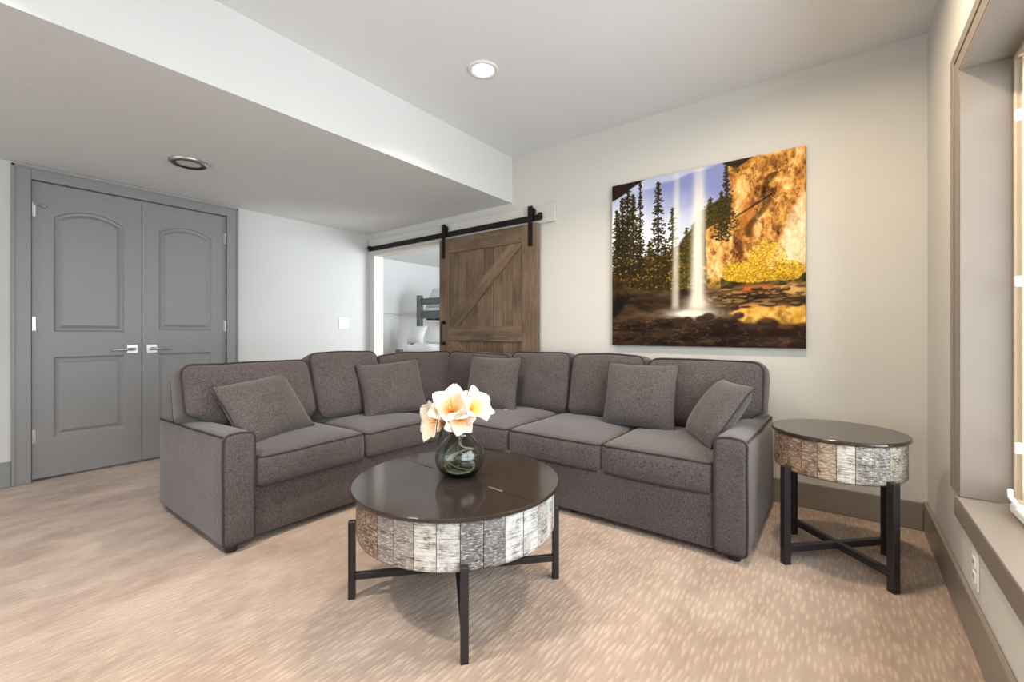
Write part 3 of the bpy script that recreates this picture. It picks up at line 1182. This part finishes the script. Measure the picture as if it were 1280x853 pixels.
# ------------------------------------------------------------------ round tables with plank drums
def round_table(name, label, loc, rz, r_top, r_drum, z_top, z_drum0, nplank, tones, leg_r, leg_w, leg_top, brace_z, split, first):
    t = empty(name, label, 'table', loc, rz, )
    zt0 = z_top - .016
    if split:
        for s in (-1, 1):
            b = bmesh.new()
            n = 40
            top = []
            for (r, z) in ((r_top - .004, zt0), (r_top, zt0 + .004), (r_top, z_top - .003), (r_top - .003, z_top)):
                top.append([b.verts.new((r * math.cos(PI * k / n) * 1.0, s * (.0012 + r * math.sin(PI * k / n)), z)) for k in range(n + 1)])
            for A, B in zip(top, top[1:]):
                for k in range(n):
                    b.faces.new((A[k], A[k + 1], B[k + 1], B[k]))
                b.faces.new((A[0], B[0], B[n], A[n]))
            b.faces.new(top[0])
            b.faces.new(top[-1])
            o = obj('tabletop', b, M['table_top'], t)
        for x in (-.205, .205):
            b = bmesh.new()
            box(b, x - .035, x + .035, -.004, .004, z_top - .004, z_top + .0012, bev=.0008)
            obj('hinge', b, M['table_metal'] if x < 0 else M['nickel'], t)
    else:
        b = bmesh.new()
        lathe(b, [(r_top - .004, zt0), (r_top, zt0 + .004), (r_top, z_top - .003), (r_top - .003, z_top)], 72)
        obj('tabletop', b, M['table_top'], t)
    b = bmesh.new()
    lathe(b, [(r_drum - .02, z_drum0 + .004), (r_drum - .012, zt0 - .004)], 64)
    obj('drum_core', b, M['table_metal'], t)
    # planks share one mesh
    b = bmesh.new()
    da = 2 * PI / nplank
    gap = .0011 / r_drum
    n = 4
    rr = .010
    prof = [(r_drum - .011, z_drum0 + .0), (r_drum - .003, z_drum0 + .0), (r_drum, z_drum0 + .005), (r_drum, zt0 - .003), (r_drum - .011, zt0 - .001)]
    grid = [[b.verts.new((r * math.cos(-da / 2 + gap + (da - 2 * gap) * k / n), r * math.sin(-da / 2 + gap + (da - 2 * gap) * k / n), z)) for k in range(n + 1)] for r, z in prof]
    for A, B in zip(grid, grid[1:]):
        for k in range(n):
            b.faces.new((A[k], A[k + 1], B[k + 1], B[k]))
    b.faces.new([row[0] for row in grid])
    b.faces.new([row[-1] for row in grid][::-1])
    bmesh.ops.recalc_face_normals(b, faces=b.faces)
    me = bpy.data.meshes.new('plank')
    b.to_mesh(me)
    b.free()
    me.materials.append(M['plank'])
    rnd = random.Random(11)
    for k in range(nplank):
        o = bpy.data.objects.new('plank', me)
        C.objects.link(o)
        o.parent = t
        a = math.radians(first) - rz + da * k
        o.rotation_euler = (0, 0, a)
        s = 1 + rnd.uniform(-.004, .004)
        o.scale = (s, s, 1)
        c = tones[k] if k < len(tones) else rnd.choice(tones)
        o.color = (*s2l(c), 1)
    for k in range(4):
        a = PI / 4 + k * PI / 2
        b = bmesh.new()
        box(b, leg_r - leg_w / 2, leg_r + leg_w / 2, -leg_w / 2, leg_w / 2, 0, leg_top, bev=.002, seg=1)
        o = obj('leg', b, M['table_metal'], t)
        o.rotation_euler = (0, 0, a)
    for k in range(2):
        b = bmesh.new()
        L = leg_r - leg_w / 2
        dz = .0008 * k
        box(b, -L, L, -leg_w * .42, leg_w * .42, brace_z + dz, brace_z + leg_w * .95 + dz, bev=.0015, seg=1)
        o = obj('cross_brace', b, M['table_metal'], t)
        o.rotation_euler = (0, 0, PI / 4 + k * PI / 2)
    # ring plate that carries the drum
    b = bmesh.new()
    lathe(b, [(r_drum - .06, z_drum0 - .004), (r_drum - .008, z_drum0 - .004), (r_drum - .008, z_drum0 + .004), (r_drum - .06, z_drum0 + .004), (r_drum - .06, z_drum0 - .004)], 48, cap=False)
    obj('base_ring', b, M['table_metal'], t)
    return t


# plank tones run anticlockwise from the bearing 'first' (degrees)
BR, BR2, GB, WD, WH, DK, WW = (132, 106, 86), (126, 96, 76), (142, 130, 122), (164, 160, 154), (182, 178, 172), (112, 106, 102), (188, 188, 184)
ST = (196, 190, 180)
tones = [BR, BR2, BR, BR2, BR2, BR2, GB, GB, ST, WH, DK, DK, WW, WW, WD, WW, WH, WD, GB, WH]
ct = round_table('coffee_table', 'round coffee table with whitewashed plank drum and dark split top', (-1.206, 1.246, 0), math.radians(2), .395, .375, .437, .262,
                 32, tones, .396, .025, .292, .072, True, 208.4)
for o in ct.children:
    if o.name.startswith('tabletop') or o.name.startswith('hinge'):
        o.rotation_euler = (0, 0, math.radians(-7))
tones2 = [(132, 100, 72), (138, 104, 74), (130, 100, 76), (140, 108, 80), (132, 104, 82), (158, 134, 108), (180, 172, 160), (124, 116, 106), (122, 116, 108), (140, 132, 114), (128, 118, 98), (118, 100, 78)]
round_table('side_table', 'round side table with brown plank drum beside the sofa arm', (-.02, 2.41, 0), math.radians(0), .248, .236, .573, .405,
            24, tones2, .25, .030, .424, .052, False, 187.5)


# ------------------------------------------------------------------ vase and flowers
VX, VY, VZ = -1.212, 1.265, .4375
va = empty('vase', 'smoked glass bulb vase holding silk flowers on the coffee table', 'vase', (VX, VY, VZ))
outer = [(.0, .0), (.050, .0), (.062, .004), (.080, .022), (.093, .045), (.0985, .070), (.094, .098), (.080, .124), (.060, .146), (.046, .158), (.041, .166), (.044, .174), (.050, .180)]
inner = [(.047, .180), (.040, .172), (.037, .166), (.043, .156), (.057, .143), (.077, .121), (.091, .096), (.0955, .070), (.090, .047), (.077, .026), (.058, .012), (.0, .010)]
b = bmesh.new()
lathe(b, outer + inner, 48, cap=False)
bmesh.ops.remove_doubles(b, verts=b.verts, dist=1e-5)
obj('bowl', b, M['vase'], va, True)
b = bmesh.new()
tube(b, [(.0505 * math.cos(2 * PI * k / 32), .0505 * math.sin(2 * PI * k / 32), .181) for k in range(32)], .0036, True, 8)
obj('rim', b, M['vase'], va, True)


def petal_mesh(L, Wd, curl, seed):
    """broad rounded petal: rises as a cup, flares and ruffles at its rim"""
    me = bpy.data.meshes.new('petal')
    nu, nv = 14, 10
    vs_, fs, al = [], [], []
    y = z = 0.0
    prev = 0.0
    for i in range(nu + 1):
        t = math.sin(PI / 2 * i / nu) if i > nu // 2 else (i / (nu // 2)) * math.sin(PI / 4)
        ang = .62 + curl * t ** 2.2
        y += (t - prev) * L * math.sin(ang)
        z += (t - prev) * L * math.cos(ang)
        prev = t
        wid = Wd * max(.0, (math.sin(PI * (.06 + .94 * t) ** .85)) ** .62)
        if t > .995:
            wid = Wd * .10
        for j in range(nv + 1):
            q = -1 + 2 * j / nv
            ruf = L * .055 * math.sin(4.2 * q + 5 * t + seed) * t ** 2 * abs(q) ** .5
            cup = .16 * L * q * q * (1 - .5 * t) * (wid / Wd)
            vs_.append((q * wid / 2, y - cup * math.cos(ang) + ruf, z + cup * math.sin(ang) + .3 * ruf))
            al.append(t)
    for i in range(nu):
        for j in range(nv):
            a = i * (nv + 1) + j
            fs.append((a, a + 1, a + nv + 2, a + nv + 1))
    me.from_pydata(vs_, [], fs)
    at = me.attributes.new('along', 'FLOAT', 'POINT')
    at.data.foreach_set('value', al)
    me.materials.append(M['petal'])
    me.polygons.foreach_set('use_smooth', [True] * len(me.polygons))
    return me


def flower(c, face, L, tint, label, seed, exit_xy, stem_m='stem', name='silk_amaryllis'):
    """six-petalled amaryllis: c the throat, face the way it looks; its stem runs into the vase and coils there"""
    t = empty(name, label, 'flower', c, 0, 'silk amaryllis blooms in the vase')
    c = Vector(c)
    q = Vector(face).normalized().to_track_quat('Z', 'Y')
    for k in range(6):
        inn = k % 2
        me = petal_mesh(L * (1 if not inn else .94), L * (.92 if not inn else .78), .55 + .45 * ((k * 7 + seed) % 3) / 2, k + seed)
        o = link('petal', me, None, t)
        Rz = Matrix.Rotation(2 * PI * k / 6 + seed, 4, 'Z')
        o.matrix_local = q.to_matrix().to_4x4() @ Rz @ Matrix.Translation((0, .005, .004 * inn))
        o.color = (*s2l(tint), 1)
        md = o.modifiers.new('thickness', 'SOLIDIFY')
        md.thickness = .0012
    b = bmesh.new()
    for k in range(6):
        a = 2 * PI * k / 6 + .3
        tip = q @ Vector((.018 * math.cos(a), .018 * math.sin(a) + .01, L * .55))
        tube(b, [q @ Vector((0, 0, 0)), q @ Vector((.006 * math.cos(a), .006 * math.sin(a), L * .3)), tip], [.0014, .0012, .0026], sides=5)
    obj('stamen', b, M['stamen'], t, True)
    ex = Vector((VX + exit_xy[0], VY + exit_xy[1], VZ + .166))
    pts = []
    p0, p1, p2, p3 = c, c - Vector(face).normalized() * .045, ex + Vector((0, 0, .05)), ex
    for k in range(9):
        s = k / 8
        pts.append(p0 * (1 - s) ** 3 + p1 * 3 * s * (1 - s) ** 2 + p2 * 3 * s * s * (1 - s) + p3 * s ** 3)
    rng = random.Random(seed * 13 + 1)
    ph = rng.uniform(0, 2 * PI)
    turns = rng.uniform(1.2, 1.8)
    for k in range(1, 37):
        s = k / 36
        rad = .072 * min(1, s * 2.6) * (1 - .25 * s)
        z = .166 - .145 * min(1, s * 1.6) + .055 * max(0, s - .55) + .012 * math.sin(9 * s + ph)
        prf = .080 if .03 < z < .12 else .055
        rad = min(rad, prf)
        if z > .13:
            rad = min(rad, .030)
        a = ph + turns * 2 * PI * s
        bl = min(1, s * 4)
        px = exit_xy[0] * (1 - bl) + rad * math.cos(a) * bl
        py = exit_xy[1] * (1 - bl) + rad * math.sin(a) * bl
        pts.append(Vector((VX + px, VY + py, VZ + max(.016, z))))
    b = bmesh.new()
    tube(b, [p - c for p in pts], [.0042] * 9 + [.0030] * (len(pts) - 9), sides=7)
    obj('stem', b, M[stem_m], t, True)
    return t


rt = Vector((.7986, .6018, 0))       # to the right as seen from the sofa's open side
tw = Vector((.69, -.72, 0))          # towards the open side


def at(r, f, z):
    return tuple(Vector((VX, VY, VZ)) + rt * r + tw * f + Vector((0, 0, z)))


flower(at(-.066, .03, .218), rt * -.80 + tw * .55 + Vector((0, 0, .12)), .104, (244, 178, 118), 'cream silk amaryllis drooping to the left over the vase rim', 1, (-.012, -.006))
flower(at(-.028, .02, .246), rt * -.10 + tw * .70 + Vector((0, 0, .62)), .112, (246, 160, 88), 'peach centred silk amaryllis, tallest in the middle of the vase', 2, (.010, -.012), 'stem_pale')
flower(at(.034, .01, .252), rt * .55 + tw * .45 + Vector((0, 0, .55)), .104, (240, 190, 80), 'white silk amaryllis with a yellow throat leaning right', 3, (.014, .010))
flower(at(-.004, .05, .238), rt * .10 + tw * .85 + Vector((0, 0, -.25)), .074, (244, 170, 104), 'small peach silk amaryllis hanging low above the vase neck', 4, (.0, .014), 'stem_pale')
flower(at(.010, -.035, .245), rt * .1 + tw * -.4 + Vector((0, 0, .85)), .098, (244, 190, 130), 'cream silk amaryllis turned to the sofa at the back', 5, (-.012, .012))


# ------------------------------------------------------------------ waterfall picture (flat print on a canvas)
def fbm(shape, fx, fy, octv=5, seed=0, rough=.55):
    rng = np.random.RandomState(seed)
    H, Wd = shape
    out = np.zeros(shape)
    amp, tot = 1., 0.
    for o in range(octv):
        gx, gy = int(fx * 2 ** o) + 2, int(fy * 2 ** o) + 2
        gr = rng.rand(gy + 1, gx + 1)
        X = np.linspace(0, gx - 1.001, Wd)
        Y = np.linspace(0, gy - 1.001, H)
        xi, yi = X.astype(int), Y.astype(int)
        tx, ty = X - xi, Y - yi
        tx, ty = tx * tx * (3 - 2 * tx), ty * ty * (3 - 2 * ty)
        a = gr[yi][:, xi] * (1 - tx) + gr[yi][:, xi + 1] * tx
        b_ = gr[yi + 1][:, xi] * (1 - tx) + gr[yi + 1][:, xi + 1] * tx
        out += amp * (a * (1 - ty)[:, None] + b_ * ty[:, None])
        tot += amp
        amp *= rough
    return out / tot


def paint(Wd, H):
    v, u = np.meshgrid(np.linspace(0, 1, H), np.linspace(0, 1, Wd), indexing='ij')
    S = (H, Wd)
    img = np.zeros((H, Wd, 3))

    def col(*c):
        return np.array(c, float)

    def ss(x, a, b_):
        t = np.clip((x - a) / (b_ - a), 0, 1)
        return t * t * (3 - 2 * t)

    def over(mask, c):
        nonlocal img
        m = np.clip(mask, 0, 1)[..., None]
        img = img * (1 - m) + (c if isinstance(c, np.ndarray) and c.ndim == 3 else np.asarray(c, float)) * m
    n1, n2, n3, n4 = fbm(S, 5, 5, 6, 1), fbm(S, 14, 14, 5, 2), fbm(S, 40, 40, 3, 3), fbm(S, 6, 18, 5, 4)
    # sky
    sky = col(138, 146, 190) + (col(232, 234, 238) - col(138, 146, 190)) * ss(v + .35 * (.5 - u) + .25 * (n1 - .5), .08, .42)[..., None]
    img = sky
    cl = ss(fbm(S, 3, 9, 4, 8) + .25 * np.sin((v * 3.2 + u * .9) * 6), .62, .85)
    over(cl * .55, col(222, 224, 236))
    # far wooded slopes
    slope = .47 - .30 * ss(u, .30, .62) + .10 * ss(.16 - u, -.05, .16) + .10 * (n2 - .5)
    tone = col(58, 56, 36) + (n3[..., None] - .35) * col(120, 110, 60) * .8
    over(ss(v - slope, 0, .025), tone)
    over(ss(v - .50 - .12 * (n2 - .5), 0, .05) * ss(n2 + .3 * n3, .62, .8) * (u < .62), col(188, 146, 66))
    over(ss(v, .44, .6) * ss(n1, .5, .7) * (u < .6) * .6, col(40, 36, 26))

    # conifers, built from drooping boughs
    rng = np.random.RandomState(12)

    def dab(cx, cy, rx, ry, c, a=.9):
        x0, x1 = int((cx - 1.5 * rx) * Wd), int((cx + 1.5 * rx) * Wd) + 2
        y0, y1 = int((cy - 1.5 * ry) * H), int((cy + 1.5 * ry) * H) + 2
        x0, y0, x1, y1 = max(0, x0), max(0, y0), min(Wd, x1), min(H, y1)
        if x1 <= x0 or y1 <= y0:
            return
        uu, vv = u[y0:y1, x0:x1], v[y0:y1, x0:x1]
        m = ss(1.1 - np.sqrt(((uu - cx) / rx) ** 2 + ((vv - cy) / ry) ** 2), 0, .5)[..., None] * a
        img[y0:y1, x0:x1] = img[y0:y1, x0:x1] * (1 - m) + np.array(c, float) * m

    def fir(cx, top, bot, wid, c, dens=1.0):
        c = np.array(c, float)
        wid *= 1.55
        y = top
        while y < bot:
            dab(cx + .002 * rng.randn(), y, .0035, .008, c * .8)
            y += .006
        y = top + .004
        while y < bot:
            t = (y - top) / (bot - top)
            for sd in (-1, 1):
                if rng.rand() > dens:
                    continue
                Lb = wid * (.12 + .88 * t ** .8) * rng.uniform(.45, 1.1)
                k = max(2, int(Lb / .006))
                for q in range(k):
                    f = q / k
                    sh = rng.uniform(.75, 1.45)
                    dab(cx + sd * Lb * f + .003 * rng.randn(), y + .45 * Lb * f + .004 * rng.randn(), .0072, .0055, np.clip(c * sh * .82 + (8, 6, 0), 0, 255), .85)
            y += rng.uniform(.007, .016)
    for a in ((.03, .16, .66, .055, (58, 50, 34)), (.10, .03, .64, .080, (56, 48, 34)), (.065, .09, .66, .065, (50, 43, 30)), (.135, .08, .6, .06, (60, 52, 36)), (.178, .015, .60, .034, (50, 44, 32), .7),
              (.287, .035, .66, .062, (54, 47, 33), .85), (.368, .20, .66, .046, (60, 52, 34), .9), (.235, .38, .68, .07, (66, 56, 34)), (.325, .42, .68, .05, (62, 52, 32)),
              (.445, .33, .68, .06, (84, 74, 38)), (.57, .18, .5, .06, (76, 68, 40)), (.60, .24, .5, .06, (80, 70, 42))):
        fir(*a)
    for k in range(150):          # sunlit leaves low in the wood
        cx, cy = rng.uniform(0, .42), rng.uniform(.46, .68)
        dab(cx, cy, .007, .006, np.array((190, 150, 72)) * rng.uniform(.5, 1.15), .55)
    # overhanging dark rock, top left
    over(ss(.10 - v - .48 * u + .015 * (n2 - .5), -.004, .006), col(56, 44, 36))
    # cliff on the right
    edge = .665 + .030 * (n1 - .5) + .02 * (n2 - .5) - .115 * ss(v, .28, .36)
    cm = ss(u - edge, 0, .008) * ss(.64 - v, 0, .03)
    wu = u + .35 * v
    r1 = 1 - np.abs(fbm(S, 9, 6, 6, 31, .62) - .5) * 2
    r2 = 1 - np.abs(fbm(S, 30, 12, 5, 32, .6) - .5) * 2
    f1 = fbm(S, 13, 7, 6, 34, .68)
    f2 = fbm(S, 60, 40, 3, 37, .6)
    tone = np.clip(.50 + 1.5 * (f1 - .5) + .9 * (f2 - .5) + .12 * np.sin(wu * 38 + 5 * n1), 0, 1)
    dk_, md_, lt_ = col(112, 74, 42), col(204, 148, 80), col(246, 212, 150)
    tt = tone[..., None]
    base = np.where(tt < .5, dk_ + (md_ - dk_) * tt * 2, md_ + (lt_ - md_) * (tt - .5) * 2)
    base = base * (1 - .55 * ss(r2, .93, 1.0) * ss(f1, .62, .35))[..., None] * (1 - .35 * ss(r1, .95, 1.0))[..., None]
    pale = ss(u - (.99 - .42 * (v - .20)) + .06 * (n2 - .5), -.01, .03) * ss(v, .19, .24)
    base = base + pale[..., None] * (col(236, 222, 192) - base) * (.35 + .6 * tone)[..., None]
    smooth = np.exp(-((u - .745 - .15 * (v - .3)) / .035) ** 4 - ((v - .33) / .11) ** 4)
    base = base + (smooth * .8)[..., None] * (col(186, 122, 66) + (n3[..., None] - .5) * 40 - base)
    line = np.abs(v - (.30 - .55 * (u - .70)))
    base = base * (1 - .5 * ss(.010 - line, 0, .008) * (u > .69) * (u < .86))[..., None]
    line2 = np.abs(u - (.865 - .35 * (v - .12) + .02 * np.sin(v * 30)))
    base = base * (1 - .42 * ss(.028 - line2, 0, .02) * (v > .10) * (v < .42))[..., None]
    over(cm, np.clip(base, 40, 250))
    over(ss(.06 - v + .05 * (n2 - .5) - .62 * np.abs(u - .70), 0, .015) * (u > .6), col(64, 54, 40))
    fir(.650, .02, .36, .038, (66, 58, 40))
    fir(.625, .16, .42, .035, (70, 62, 40))
    # ground
    gb = fbm(S, 8, 26, 5, 51)
    g2_ = 1 - np.abs(fbm(S, 12, 24, 5, 52) - .5) * 2
    gm = ss(v - .655 - .04 * (n2 - .5) + .08 * ss(.16 - u, 0, .16), 0, .03)
    lit = ss(u + .3 * (n1 - .5), .52, .80)
    g_ = col(66, 52, 40) + (gb[..., None] - .48) * col(110, 92, 74)
    g_ = g_ + (lit * ss(.84 - v, 0, .08) * ss(gb, .46, .62))[..., None] * col(110, 84, 44)
    over(gm, np.clip(g_, 34, 220))
    sand = ss(v, .765, .80) * ss(.915 - v - .18 * (.8 - u), 0, .05) * ss(u + .2 * (n2 - .5), .60, .70)
    over(sand * (.55 + .45 * ss(n2, .35, .5)), col(216, 166, 84) + (n3[..., None] - .5) * 90)
    over(np.exp(-((u - .79) / .09) ** 4 - ((v - .688) / .018) ** 2) * .9, col(212, 118, 62))
    for k in range(70):
        vv = rng.uniform(.69, .79)
        uu = rng.uniform(.56, 1.0)
        rx, ry = rng.uniform(.012, .045), rng.uniform(.006, .014)
        dab(uu, vv, rx, ry, np.array((72, 56, 42)) * rng.uniform(.7, 1.3), .85)
        dab(uu - .1 * rx, vv - ry * .55, rx * .8, ry * .45, np.array((186, 148, 94)) * rng.uniform(.6, 1.15), .6)
    for (uu, vv, r) in ((.71, .83, .02), (.69, .79, .018), (.84, .885, .045), (.80, .93, .05), (.93, .92, .05), (.66, .86, .04), (.99, .90, .03), (.76, .90, .03)):
        dab(uu, vv, r * 1.5, r, (58, 44, 34), .95)
        dab(uu - .2 * r, vv - r * .55, r * .8, r * .3, (128, 96, 60), .45)
    # near dark boulders along the bottom and left
    bm_ = ss(v - .845 - .05 * (n1 - .5) - .06 * ss(u, .6, 1), 0, .02)
    fb = col(58, 45, 36) + (gb[..., None] - .5) * col(64, 54, 46) + ss(g2_, .9, 1.0)[..., None] * col(26, 22, 18)
    over(bm_, np.clip(fb, 30, 150))
    over(ss(.145 - u - .9 * np.abs(v - .70) + .06 * (n2 - .5), 0, .03), np.clip(col(84, 66, 48) + (n2[..., None] - .6) * 110 - ss(v, .66, .76)[..., None] * 34, 34, 170))
    for k in range(60):
        uu, vv = rng.uniform(.0, .75), rng.uniform(.80, .98)
        dab(uu, vv, rng.uniform(.01, .03), rng.uniform(.002, .004), np.array((128, 108, 90)) * rng.uniform(.7, 1.1), .35)
    # yellow shrub
    for k in range(4200):
        cx, cy, rx, ry = ((.74, .60, .085, .055), (.84, .545, .085, .095), (.93, .61, .07, .05), (.67, .60, .04, .045), (.80, .63, .14, .03))[rng.randint(5)]
        a, r = rng.uniform(0, 6.283), rng.rand() ** .5
        yy = cy + ry * r * math.sin(a)
        c = np.array((232, 186, 66)) * (1.06 - .9 * max(0, yy - .55)) * rng.uniform(.52, 1.12)
        dab(cx + rx * r * math.cos(a), yy, rng.uniform(.002, .007), rng.uniform(.002, .006), np.clip(c, 0, 252), .75)
    # falling water and spray
    for (cx, wd, a) in ((.392, .022, .72), (.512, .042, .96)):
        cxv = cx - .012 * v
        m = np.exp(-(np.abs(u - cxv) / (wd * (.72 + .35 * v))) ** 3) * (.84 + .30 * fbm(S, 60, 2, 3, 61))
        fade = .55 + .45 * ss(v, .0, .25)
        over(np.clip(m * a * fade * ss(.81 - v, 0, .05), 0, .97), col(232, 226, 214))
    sp = np.exp(-((u - .47) / .13) ** 2 - ((v - .815) / .026) ** 2) * (.75 + .5 * n2)
    over(np.clip(sp * 1.15, 0, .96), col(238, 228, 210))
    over(np.clip(np.exp(-((u - .50) / .08) ** 2 - ((v - .77) / .05) ** 2) * .7, 0, .9), col(234, 224, 206))
    for (uu, vv, r) in ((.45, .85, .022), (.56, .835, .026), (.52, .845, .02), (.40, .86, .03)):
        dab(uu, vv, r * 1.5, r, (66, 52, 42), .9)
    img = np.clip(img, 4, 252) / 255.
    img = np.clip(.5 + (img - .5) * 1.10 - .035, .012, 1)
    return np.where(img <= .0404, img / 12.92, ((img + .055) / 1.055) ** 2.4)


pic = empty('wall_picture', 'large frameless waterfall landscape canvas on the back wall', 'picture', (-.753, YB, 1.487))
PX0, PX1, PZ0, PZ1, PYF = -1.340, -.166, .911, 2.068, YB - .036
bm = bmesh.new()
box(bm, PX0, PX1, PYF, YB - .001, PZ0, PZ1, bev=.003)
sub('canvas_wrap', bm, plain('dark_canvas_edge', s2l((70, 55, 42)), .7, var=.25, scale=9), pic)
NW, NH = 440, 432
data = paint(NW, NH)
me = bpy.data.meshes.new('print')
xs = np.linspace(PX0 + .0015, PX1 - .0015, NW) + .753
zs = np.linspace(PZ1 - .0015, PZ0 + .0015, NH) - 1.487
co = np.empty((NH, NW, 3))
co[..., 0] = xs[None, :]
co[..., 1] = PYF - .0008 - YB
co[..., 2] = zs[:, None]
idx = np.arange(NW * NH).reshape(NH, NW)
q = np.stack([idx[1:, :-1], idx[1:, 1:], idx[:-1, 1:], idx[:-1, :-1]], -1).reshape(-1, 4)
me.vertices.add(NW * NH)
me.vertices.foreach_set('co', co.ravel())
me.loops.add(q.size)
me.loops.foreach_set('vertex_index', q.ravel())
me.polygons.add(len(q))
me.polygons.foreach_set('loop_start', np.arange(0, q.size, 4))
me.update(calc_edges=True)
ca = me.color_attributes.new('ink', 'FLOAT_COLOR', 'POINT')
ca.data.foreach_set('color', np.concatenate([data.reshape(-1, 3), np.ones((NW * NH, 1))], 1).ravel())
t = NT('printed_canvas')
a_ = t.n('ShaderNodeAttribute', attribute_name='ink')
t.bump(t.noise(t.coord(), 900, 1), .15, .0004)
link('print', me, t.set(a_.outputs['Color'], .75, 0, .12), pic)
